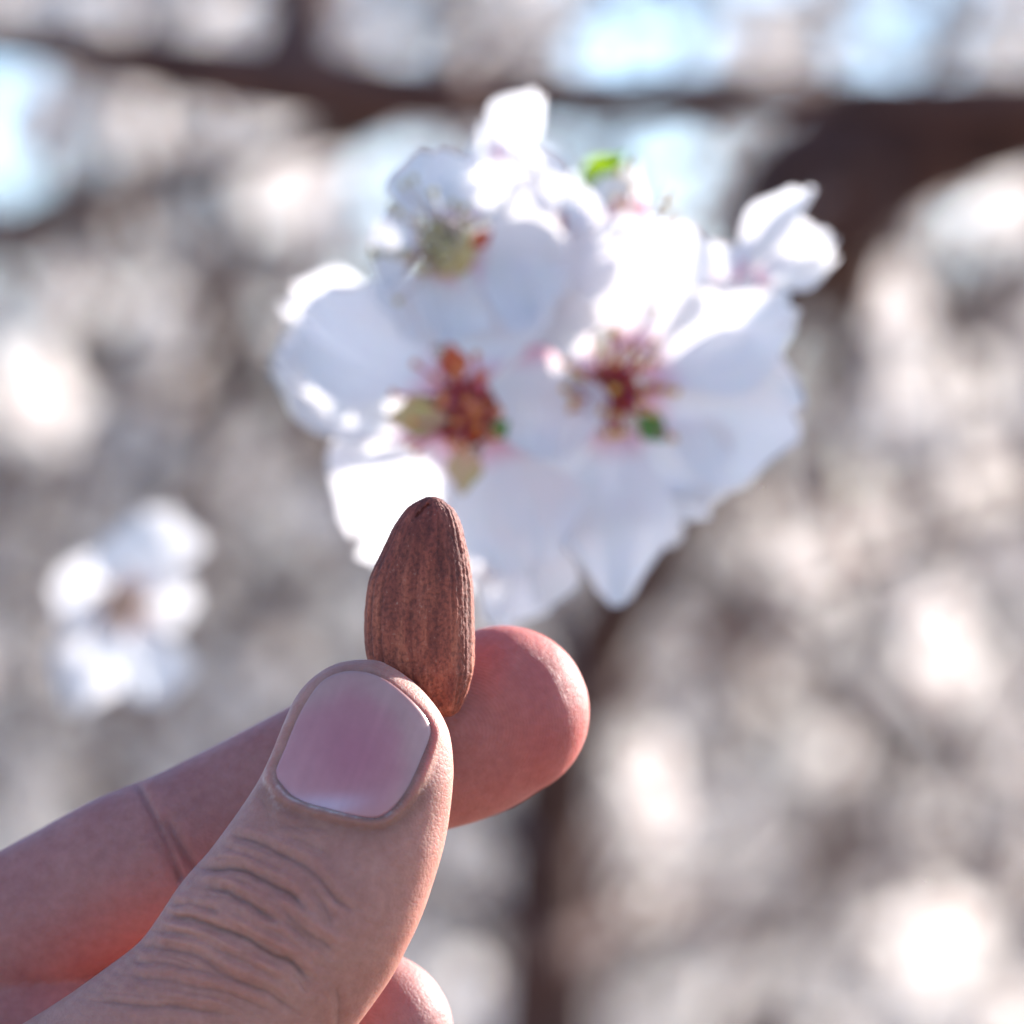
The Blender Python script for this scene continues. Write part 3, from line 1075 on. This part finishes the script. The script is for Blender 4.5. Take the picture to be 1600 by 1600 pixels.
def build_hand():
    bm = bmesh.new()
    # thumb: left / right outline, centre depth mm, half depth mm
    T = [((556, 1030), (592, 1030), -6.0, .8), ((524, 1037), (628, 1051), -6.2, 2.6), ((492, 1055), (660, 1078), -6.6, 4.0), ((464, 1085), (688, 1113), -7.0, 5.0),
         ((446, 1122), (704, 1150), -7.4, 5.6), ((428, 1168), (709, 1200), -8.0, 6.2), ((406, 1215), (706, 1250), -8.6, 6.8), ((372, 1268), (696, 1315), -9.2, 7.2),
         ((326, 1330), (678, 1378), -9.8, 7.8), ((297, 1362), (660, 1430), -10, 8.2), ((271, 1396), (638, 1478), -10, 8.6), ((246, 1434), (612, 1528), -9.6, 8.8),
         ((215, 1474), (580, 1574), -9, 9), ((160, 1516), (545, 1622), -8, 9.4), ((95, 1562), (505, 1690), -7, 10), ((0, 1622), (460, 1790), -5, 11),
         ((-130, 1710), (400, 1930), -2, 13), ((-300, 1800), (300, 2120), 2, 15), ((-500, 1900), (150, 2350), 6, 16), ((-700, 2050), (-50, 2600), 10, 14)]
    rows = spline([(l[0], l[1], r[0], r[1], y, d) for l, r, y, d in T], 150)
    rr = []
    for lx, ly, rx, ry, y, d in rows:
        L, R_ = P(lx, ly, y * .001), P(rx, ry, y * .001)
        rr.append(((L + R_) / 2, (R_ - L) / 2, Vector((0, max(.0004, d * .001), 0))))
    ring_tube(bm, rr, 64, 2.1)
    # index finger, pad toward the camera
    finger(bm, [(786, 1112, 11.5, 139), (740, 1132, 11.8, 147), (680, 1152, 12, 149), (600, 1180, 12, 140), (500, 1222, 12, 131), (400, 1265, 12, 122), (290, 1322, 12, 124),
                (200, 1362, 12, 128), (100, 1412, 12.5, 124), (0, 1462, 13, 121), (-130, 1530, 14, 124), (-300, 1620, 16, 134), (-480, 1720, 18, 140)], dr=.86)
    # middle finger
    finger(bm, [(578, 1616, 9, 134), (500, 1662, 10, 134), (380, 1705, 12, 130), (240, 1700, 13, 128), (120, 1650, 14, 128), (0, 1605, 14, 128), (-160, 1625, 15, 130),
                (-330, 1720, 20, 138), (-540, 1850, 20, 145)])
    finger(bm, [(250, 1500, 17, 80), (120, 1540, 18, 92), (-60, 1560, 19, 95), (-300, 1640, 20, 110)])  # hidden flesh added between the fingers to keep sunlight from leaking through
    # ring and little finger, below the frame
    finger(bm, [(500, 1880, 10, 122), (400, 1920, 12, 124), (250, 1935, 15, 122), (80, 1890, 16, 120), (-120, 1840, 17, 124), (-400, 1930, 21, 132), (-640, 2060, 20, 140)])
    finger(bm, [(330, 2160, 14, 102), (230, 2190, 17, 104), (80, 2200, 20, 104), (-100, 2140, 22, 106), (-350, 2120, 22, 112), (-700, 2260, 20, 124)])
    # palm and forearm
    PL = [((-330, 1560), (-420, 2200), 18, 9), ((-480, 1600), (-520, 2330), 17, 13), ((-700, 1720), (-560, 2480), 14, 16), ((-900, 1900), (-600, 2650), 12, 17),
          ((-1060, 2110), (-680, 2760), 8, 17), ((-1200, 2330), (-830, 2850), 0, 17), ((-1380, 2500), (-1000, 2990), -12, 18), ((-1900, 2900), (-1450, 3500), -60, 24),
          ((-2700, 3500), (-2100, 4300), -130, 32), ((-3300, 3950), (-2600, 4850), -180, 34)]
    rows = spline([(l[0], l[1], r[0], r[1], y, d) for l, r, y, d in PL], 70)
    rr = []
    for lx, ly, rx, ry, y, d in rows:
        k = 1 / PXM
        L = Vector(((lx - 800) * k, y * .001, CZ + (800 - ly) * k))
        R_ = Vector(((rx - 800) * k, y * .001, CZ + (800 - ry) * k))
        rr.append(((L + R_) / 2, (R_ - L) / 2, Vector((0, d * .001, 0))))
    ring_tube(bm, rr, 56, 2.3)
    bmesh.ops.recalc_face_normals(bm, faces=bm.faces)
    me = bpy.data.meshes.new('hand_raw')
    bm.to_mesh(me)
    bm.free()
    tmp = bpy.data.objects.new('hand_raw', me)
    COL.objects.link(tmp)
    md = tmp.modifiers.new('r', 'REMESH')
    md.mode = 'VOXEL'
    md.voxel_size = .0005
    sm = tmp.modifiers.new('s', 'SMOOTH')
    sm.factor = .5
    sm.iterations = 7
    dg = bpy.context.evaluated_depsgraph_get()
    ev = tmp.evaluated_get(dg)
    m2 = bpy.data.meshes.new_from_object(ev)
    bpy.data.objects.remove(tmp)
    bm = bmesh.new()
    bm.from_mesh(m2)
    # refine what the lens sees
    sel = []
    for f in bm.faces:
        c = f.calc_center_median()
        k = DIST * PXM / (DIST + c.y)
        x, y = 800 + c.x * k, 800 - (c.z - CZ) * k
        if -40 < x < 960 and 940 < y < 1640 and f.normal.y < .15 and c.y < .02:
            sel.append(f)
    edges = list({e for f in sel for e in f.edges})
    bmesh.ops.subdivide_edges(bm, edges=edges, cuts=2, use_grid_fill=True)
    bm.to_mesh(m2)
    bm.free()
    return m2


hand_me = build_hand()
N = len(hand_me.vertices)
co = np.empty(N * 3)
hand_me.vertices.foreach_get('co', co)
co = co.reshape(-1, 3)
# a little laplacian smoothing after the refinement
E = np.empty(len(hand_me.edges) * 2, dtype=np.int64)
hand_me.edges.foreach_get('vertices', E)
E = E.reshape(-1, 2)
deg = np.bincount(E.ravel(), minlength=N).astype(float)[:, None]


def smooth(c, it, fac=.5):
    for _ in range(it):
        acc = np.zeros_like(c)
        for k in range(3):
            acc[:, k] = np.bincount(E[:, 0], weights=c[E[:, 1], k], minlength=N) + np.bincount(E[:, 1], weights=c[E[:, 0], k], minlength=N)
        c = c + fac * (acc / deg - c)
    return c


co = smooth(co, 5)
hand_me.vertices.foreach_set('co', co.ravel())
hand_me.update()
nr = np.empty(N * 3)
hand_me.vertices.foreach_get('normal', nr)
nr = nr.reshape(-1, 3)
px, py = project(co)
front = np.clip(-nr[:, 1] * 2.5, 0, 1)


def seg_dist(px, py, pts):
    best = np.full(len(px), 1e9)
    par = np.zeros(len(px))
    tot = len(pts) - 1
    for i in range(tot):
        a, b_ = np.array(pts[i], float), np.array(pts[i + 1], float)
        ab = b_ - a
        t = np.clip(((px - a[0]) * ab[0] + (py - a[1]) * ab[1]) / (ab @ ab), 0, 1)
        d = np.hypot(px - a[0] - t * ab[0], py - a[1] - t * ab[1])
        m = d < best
        best[m] = d[m]
        par[m] = (i + t[m]) / tot
    return best, par


NAIL = [(430, 1208), (437, 1228), (452, 1244), (478, 1256), (512, 1265), (550, 1274), (582, 1278), (604, 1271), (626, 1250), (646, 1220),
        (662, 1184), (673, 1150), (670, 1130), (656, 1108), (632, 1084), (602, 1062), (569, 1050), (534, 1050), (505, 1063), (484, 1088), (464, 1124), (446, 1168)]
nclosed = NAIL[-2:] + NAIL + NAIL[:3]
sp_ = spline(nclosed, (len(nclosed) - 1) * 6 + 1)
NPOLY = sp_[2 * 6:2 * 6 + len(NAIL) * 6]
nail_c = NPOLY.mean(axis=0)

is_thumb = co[:, 1] < -.0005
near = (px > -60) & (px < 980) & (py > 920) & (py < 1660)
idx = np.where(near)[0]
X, Y_ = px[idx], py[idx]
disp = np.zeros(len(idx))
th = (is_thumb[idx] & (front[idx] > 0)).astype(float) * front[idx]
red = np.zeros(len(idx))       # redness / dark crease colouring (pigment)
pale = np.zeros(len(idx))
GROOVES = [
    ([(361, 1303), (377, 1309), (410, 1320), (446, 1336), (474, 1353), (501, 1375), (523, 1400), (551, 1424)], 5.0, .26),
    ([(300, 1356), (330, 1354), (350, 1355), (383, 1361), (416, 1375), (443, 1391), (463, 1405), (476, 1427)], 5.5, .40),
    ([(310, 1388), (350, 1390), (364, 1397), (388, 1410), (410, 1427), (438, 1443)], 5.5, .34),
    ([(441, 1421), (460, 1441), (482, 1460), (504, 1474), (523, 1490)], 6.0, .26),
    ([(262, 1415), (295, 1414), (322, 1419), (344, 1423)], 4.5, .22),
    ([(262, 1428), (276, 1432), (309, 1439), (350, 1453), (383, 1468), (419, 1487), (454, 1504), (474, 1526), (487, 1542)], 6.0, .38),
    ([(225, 1452), (267, 1457), (309, 1463)], 4.0, .14),
    ([(205, 1477), (240, 1479), (281, 1487), (317, 1501), (350, 1523), (383, 1540), (419, 1551), (446, 1570), (474, 1584)], 5.0, .24),
    ([(170, 1520), (240, 1529), (295, 1540), (350, 1551), (394, 1567), (440, 1590)], 5.0, .16),
    ([(190, 1500), (240, 1504), (295, 1512), (350, 1530)], 4.5, .15),
    ([(120, 1560), (240, 1573), (295, 1575), (350, 1586)], 5.0, .14),
    ([(360, 1480), (410, 1500), (440, 1512)], 4.0, .10), ([(330, 1480), (380, 1500), (430, 1530)], 4.0, .10),
    ([(526, 1540), (531, 1570), (529, 1610)], 5.0, .16),
    ([(449, 1303), (482, 1320), (515, 1336)], 4.5, .10), ([(430, 1290), (470, 1292), (520, 1300)], 4.0, .08),
    ([(420, 1275), (450, 1290), (500, 1312)], 3.5, .07), ([(400, 1240), (415, 1262), (420, 1290)], 5.0, .08),
    ([(470, 1365), (495, 1395), (512, 1425), (520, 1450)], 5.0, .12), ([(345, 1325), (390, 1338), (430, 1352)], 3.5, .08),
    ([(320, 1372), (370, 1376), (410, 1392), (440, 1412)], 3.5, .12),
]
for pts, wd, dp in GROOVES:
    wd *= .8
    pts = spline(pts, len(pts) * 4).tolist()
    wob = 1.5 * np.sin(X * .075 + pts[0][0]) + .5 * np.sin(X * .21 + 2)
    d, t = seg_dist(X, Y_ + wob, pts)
    fade = np.clip(np.minimum(t, 1 - t) * 6, 0.0, 1)
    g_ = np.exp(-(d / wd) ** 2) * fade * th
    g_ *= .72 + .28 * np.sin(X * .05 + Y_ * .03 + pts[0][1])
    disp -= dp * .00070 * np.exp(-(d / (wd * 2.4)) ** 2) * fade * th
    disp -= dp * .00034 * g_ + dp * .00022 * np.exp(-(d / (wd * .5)) ** 2) * fade * th
    # swollen lips either side
    disp += dp * .00040 * np.exp(-((d - wd * 3.6) / (wd * 1.7)) ** 2) * fade * th
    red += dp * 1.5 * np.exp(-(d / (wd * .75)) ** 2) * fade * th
rw = random.Random(11)
for i in range(46):
    base_ = GROOVES[rw.choice([0, 1, 2, 3, 5, 5, 7, 7, 8, 9, 10])][0]
    k0 = rw.randint(0, len(base_) - 2)
    k1 = min(len(base_) - 1, k0 + rw.randint(1, 3))
    ox, oy = rw.uniform(-14, 14), rw.uniform(-13, 13)
    pts = [(a + ox + rw.uniform(-3, 3), b_ + oy + rw.uniform(-3, 3)) for a, b_ in base_[k0:k1 + 1]]
    d, t = seg_dist(X, Y_, spline(pts, 12).tolist())
    g_ = np.exp(-(d / 2.2) ** 2) * np.clip(np.minimum(t, 1 - t) * 4, 0, 1) * th
    q_ = rw.uniform(.04, .09)
    disp -= q_ * .001 * g_
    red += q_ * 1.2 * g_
# fine skin folds over the thumb joint
al_ = ((X - 420) * -.47 + (Y_ - 1440) * .88)
zone = np.exp(-((Y_ - 1450) / 110) ** 2) * np.clip((620 - X) / 220, 0, 1)
fold = np.sin(al_ * .30 + 1.8 * np.sin(X * .021) + 1.2 * np.sin(X * .05 + Y_ * .02))
disp += .00006 * fold * zone * th
# nail bed and folds
inside = np.array([in_poly(a, b_, NPOLY) if (415 < a < 690 and 1030 < b_ < 1295) else False for a, b_ in zip(X, Y_)])
dn, _ = seg_dist(X, Y_, NPOLY.tolist() + [NPOLY[0].tolist()])
sgn = np.where(inside, -dn, dn)
low_side = np.clip((Y_ - 1090) / 60, 0, 1)          # folds are highest at the root and sides
disp += th * np.where(inside, -.00045 * np.clip(dn / 5, 0, 1), 0)
disp += th * (.00034 * low_side + .00006) * np.exp(-((sgn - 9) / 8) ** 2)
tipside = np.clip((X - 520) / 60, 0, 1)
disp -= th * (.00016 * tipside) * np.exp(-(sgn / 2.2) ** 2) * (1 - .3 * low_side)
red += th * (.10 + .22 * tipside) * np.exp(-((sgn - 1) / 3.5) ** 2)
rootz = np.clip((Y_ - 1215) / 30, 0, 1)
red += th * .50 * np.exp(-((sgn - 18) / 20) ** 2) * rootz
rag = np.array([noise.noise(Vector((a * .05, b_ * .05, 0))) + .5 * noise.noise(Vector((a * .25, b_ * .25, 3))) for a, b_ in zip(X, Y_)])
pale += th * np.exp(-((sgn - 1.5 - 2 * rag) / 2.0) ** 2) * np.clip((Y_ - 1195) / 30, 0, 1) * np.clip(.45 + 1.3 * rag + (520 - X) / 200, 0, 1)
pale += th * .7 * np.exp(-((sgn - 12 - 14 * rag) / 9) ** 2) * np.clip((470 - X) / 60, 0, 1) * np.clip(.3 + rag * 2, 0, 1)
# index finger creases
ixm = (~is_thumb[idx] & (front[idx] > 0)).astype(float) * front[idx]
for pts, wd, dp in [([(206, 1212), (222, 1240), (243, 1280), (262, 1320), (282, 1370)], 6, .26), ([(262, 1285), (285, 1325), (305, 1360)], 10, .42),
                    ([(235, 1300), (262, 1340), (280, 1372)], 7, .15)]:
    d, t = seg_dist(X, Y_, spline(pts, 20).tolist())
    fade = np.clip(np.minimum(t + .12, 1 - t + .3) * 5, 0, 1)
    disp -= ixm * dp * .001 * np.exp(-(d / wd) ** 2) * fade
    disp += ixm * dp * .0005 * np.exp(-((d - wd * 3) / (wd * 2.4)) ** 2) * fade
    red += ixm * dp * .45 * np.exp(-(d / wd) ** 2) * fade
lump = np.array([noise.noise(Vector((a * .012, b_ * .012, 4))) for a, b_ in zip(X, Y_)])
disp += lump * .00025 * front[idx]

co2 = co.copy()
co2[idx] += nr[idx] * disp[:, None]
hand_me.vertices.foreach_set('co', co2.ravel())
hand_me.update()

# nail surface: smooth quadratic sheet through the thumb's front, cut to the nail outline
mk = inside & (th > .2)
fx, fz, fy = (X[mk] - nail_c[0]) / 100, (Y_[mk] - nail_c[1]) / 100, co[idx][mk, 1]
A_ = np.stack([np.ones_like(fx), fx, fz, fx * fx, fx * fz, fz * fz, fx ** 4], 1)
cf_, *_r = np.linalg.lstsq(A_, fy, rcond=None)


def nail_y(a, b_):
    u, v_ = (a - nail_c[0]) / 100, (b_ - nail_c[1]) / 100
    return float(np.array([1, u, v_, u * u, u * v_, v_ * v_, u ** 4]) @ cf_)


# colour attribute (pigment of skin, plus bounce light painted on the thumb)
hand_me.materials.clear()
base = np.tile(np.array([.42, .20, .158]), (N, 1))
tipred = np.clip((px - 600) / 250, 0, 1) * (~is_thumb) * (py < 1420)
base += tipred[:, None] * (np.array([.46, .125, .105]) - base)
idxred = (~is_thumb) * 1.0 * (1 - tipred) * .9
base += idxred[:, None] * (np.array([.38, .155, .14]) - base)
thumb_bounce = is_thumb * np.clip((px + .35 * py - 1010) / 160, 0, 1) * .55  # warm bounce light painted into the colour of the thumb's right side
base += thumb_bounce[:, None] * (np.array([.45, .165, .115]) - base)
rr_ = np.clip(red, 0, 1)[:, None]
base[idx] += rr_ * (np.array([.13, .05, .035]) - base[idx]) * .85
pp_ = np.clip(pale, 0, 1)[:, None]
base[idx] += pp_ * (np.array([.60, .46, .43]) - base[idx]) * .8
ca_ = hand_me.attributes.new('albedo', 'FLOAT_COLOR', 'POINT')
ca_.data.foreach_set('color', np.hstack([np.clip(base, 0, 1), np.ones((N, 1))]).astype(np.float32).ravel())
hand_me.polygons.foreach_set('use_smooth', [True] * len(hand_me.polygons))


def skin_material():
    m = new_mat('skin')
    b = NB(m)
    at = b.n('ShaderNodeAttribute', attribute_name='albedo')
    v = b.coords()
    n1 = b.noise(v, 110, 5, .65)
    n2 = b.noise(v, 900, 3, .6)
    r1 = b.ramp(n1.outputs[0], [(.3, (.90, .80, .80)), (.7, (1.08, 1.12, 1.10))])
    r2 = b.ramp(n2.outputs[0], [(.3, (.90, .87, .86)), (.7, (1.07, 1.08, 1.09))])
    c = b.mix(1.0, at.outputs['Color'], r1.outputs[0], 'MULTIPLY')
    c = b.mix(1.0, c, r2.outputs[0], 'MULTIPLY')
    vo = b.n('ShaderNodeTexVoronoi', feature='DISTANCE_TO_EDGE')
    vo.inputs['Scale'].default_value = 1700
    wv = b.mix(.0006, v, n2.outputs['Color'], 'ADD')
    b.l(wv, vo.inputs['Vector'])
    hr = b.ramp(vo.outputs[0], [(0, (0, 0, 0)), (.18, (1, 1, 1))])
    b1 = b.bump(hr.outputs[0], .28, .00009)
    mv = b.coords((1, 1, 1.6))
    vo2 = b.n('ShaderNodeTexVoronoi', feature='DISTANCE_TO_EDGE')
    vo2.inputs['Scale'].default_value = 760
    b.l(b.mix(.0012, mv, n1.outputs['Color'], 'ADD'), vo2.inputs['Vector'])
    hr2 = b.ramp(vo2.outputs[0], [(0, (0, 0, 0)), (.10, (1, 1, 1))])
    b1 = b.bump(hr2.outputs[0], .12, .00012, b1)
    b2 = b.bump(n2.outputs[0], .35, .00018, b1)
    # finger print ridges on the index pad: rings round the pad's whorl
    g = b.n('ShaderNodeNewGeometry')
    mp = b.n('ShaderNodeMapping')
    wh = P(700, 1150, 0)
    mp.inputs['Location'].default_value = (-wh.x, -wh.y, -wh.z)
    b.l(g.outputs['Position'], mp.inputs[0])
    wa = b.n('ShaderNodeTexWave', wave_type='RINGS', rings_direction='SPHERICAL')
    wa.inputs['Scale'].default_value = 900
    wa.inputs['Distortion'].default_value = 2.2
    wa.inputs['Detail'].default_value = 1
    wa.inputs['Detail Scale'].default_value = .5
    b.l(mp.outputs[0], wa.inputs[0])
    pad = b.n('ShaderNodeAttribute', attribute_name='pad')
    mul = b.n('ShaderNodeMath', operation='MULTIPLY')
    b.l(wa.outputs['Fac'], mul.inputs[0])
    b.l(pad.outputs['Fac'], mul.inputs[1])
    b3 = b.bump(mul.outputs[0], .4, .00007, b2)
    p = b.n('ShaderNodeBsdfPrincipled')
    b.l(c, p.inputs['Base Color'])
    p.inputs['Roughness'].default_value = .58
    p.inputs['Specular IOR Level'].default_value = .28
    p.inputs['Subsurface Weight'].default_value = .75
    p.inputs['Subsurface Radius'].default_value = (1.0, .30, .16)
    p.inputs['Subsurface Scale'].default_value = .0040
    b.l(b3, p.inputs['Normal'])
    b.l(p.outputs[0], b.out.inputs[0])
    return m


pad = ((px > 560) & ~is_thumb & (py < 1400)).astype(np.float32)
pa = hand_me.attributes.new('pad', 'FLOAT', 'POINT')
pa.data.foreach_set('value', pad)
hand_me.materials.append(skin_material())
hand_me.name = 'hand'
hroot = empty('hand', P(-600, 2300, 0))
tag(hroot, 'left hand reaching in from lower left, thumb and index finger pinching the almond', 'hand')
ho = bpy.data.objects.new('skin', hand_me)
COL.objects.link(ho)
ho.parent = hroot
ho.matrix_parent_inverse = Matrix.Translation(-hroot.location)


def nail():
    nr_, na = 26, len(NPOLY)
    v, f, col = [], [], []

    def colour(a, b_, r):
        pink = np.array([.46, .19, .19])
        deep = np.array([.42, .145, .165])
        pl = np.array([.46, .27, .225])
        wh = np.array([.50, .38, .46])
        u = ((a - 560) * .88 + (b_ - 1165) * .34) / 105
        w_ = ((a - 560) * -.42 + (b_ - 1165) * .90) / 110
        c = pink + (deep - pink) * math.exp(-((u + .0) ** 2 + (w_ - .15) ** 2) / .35)
        dist = float(seg_dist(np.array([a]), np.array([b_]), NPOLY.tolist() + [NPOLY[0].tolist()])[0][0])
        nz = noise.noise(Vector((a * .03, b_ * .03, 8))) * 9 + noise.noise(Vector((a * .12, b_ * .12, 2))) * 4
        top = max(0, min(1, (-w_ + .15) / .6))
        rgt = max(0, min(1, (u + .1) / .7))
        band = -12 + 66 * top * (.62 + .38 * rgt) + 18 * rgt * (1 - top)
        e = max(0, min(1, (band + nz - dist) / 52 + .5)) * max(0, min(1, (.75 - w_) / .4))
        e = e * e * (3 - 2 * e)
        c = c + (pl - c) * e * .62
        lu = math.exp(-(((a - 512) / 55) ** 2 + ((b_ - 1258 + .0014 * (a - 505) ** 2) / 15) ** 2))
        c = c + (wh - c) * lu * .6
        c = c * (1 + .05 * noise.noise(Vector(((a * .88 + b_ * .34) * .12, w_ * .6, 3))))
        return np.clip(c, 0, 1)

    v.append(None)
    for i in range(nr_ + 1):
        r = (i + .0) / nr_ if i else 0
        if i == 0:
            p = P(nail_c[0], nail_c[1], nail_y(*nail_c) - .00014)
            v[0] = p
            col.append(colour(nail_c[0], nail_c[1], 0))
            continue
        for q in NPOLY:
            a, b_ = nail_c + (q - nail_c) * r * 1.0
            y = nail_y(a, b_) + .00004 - .00018 * (1 - r ** 5)
            # long faint ridges
            y += .000004 * math.sin((a * .88 + b_ * .34) * .35 + 2 * math.sin(a * .05))
            v.append(P(a, b_, y))
            col.append(colour(a, b_, r))
    for q in NPOLY:   # skirt
        a, b_ = nail_c + (q - nail_c) * 1.0
        v.append(P(a, b_, nail_y(a, b_) + .0007))
        col.append(colour(a, b_, 1))
    for k in range(na):
        f.append((0, 1 + (k + 1) % na, 1 + k))
    for i in range(nr_):
        o1, o2 = 1 + i * na, 1 + (i + 1) * na
        for k in range(na):
            f.append((o1 + k, o1 + (k + 1) % na, o2 + (k + 1) % na, o2 + k))
    m = new_mat('nail')
    b = NB(m)
    at = b.n('ShaderNodeAttribute', attribute_name='albedo')
    n1 = b.noise(b.coords(), 350, 3, .6)
    r1 = b.ramp(n1.outputs[0], [(.3, (.94, .92, .93)), (.7, (1.04, 1.05, 1.05))])
    c = b.mix(1.0, at.outputs['Color'], r1.outputs[0], 'MULTIPLY')
    p = b.n('ShaderNodeBsdfPrincipled')
    b.l(c, p.inputs['Base Color'])
    p.inputs['Roughness'].default_value = .33
    p.inputs['Subsurface Weight'].default_value = .3
    p.inputs['Subsurface Radius'].default_value = (1, .4, .3)
    p.inputs['Subsurface Scale'].default_value = .001
    b.l(b.bump(n1.outputs[0], .15, .0001), p.inputs['Normal'])
    b.l(p.outputs[0], b.out.inputs[0])
    o = mesh_obj('thumbnail', [x - hroot.location for x in v], f, m, hroot)
    a_ = o.data.attributes.new('albedo', 'FLOAT_COLOR', 'POINT')
    a_.data.foreach_set('color', np.hstack([np.array(col), np.ones((len(col), 1))]).astype(np.float32).ravel())


nail()
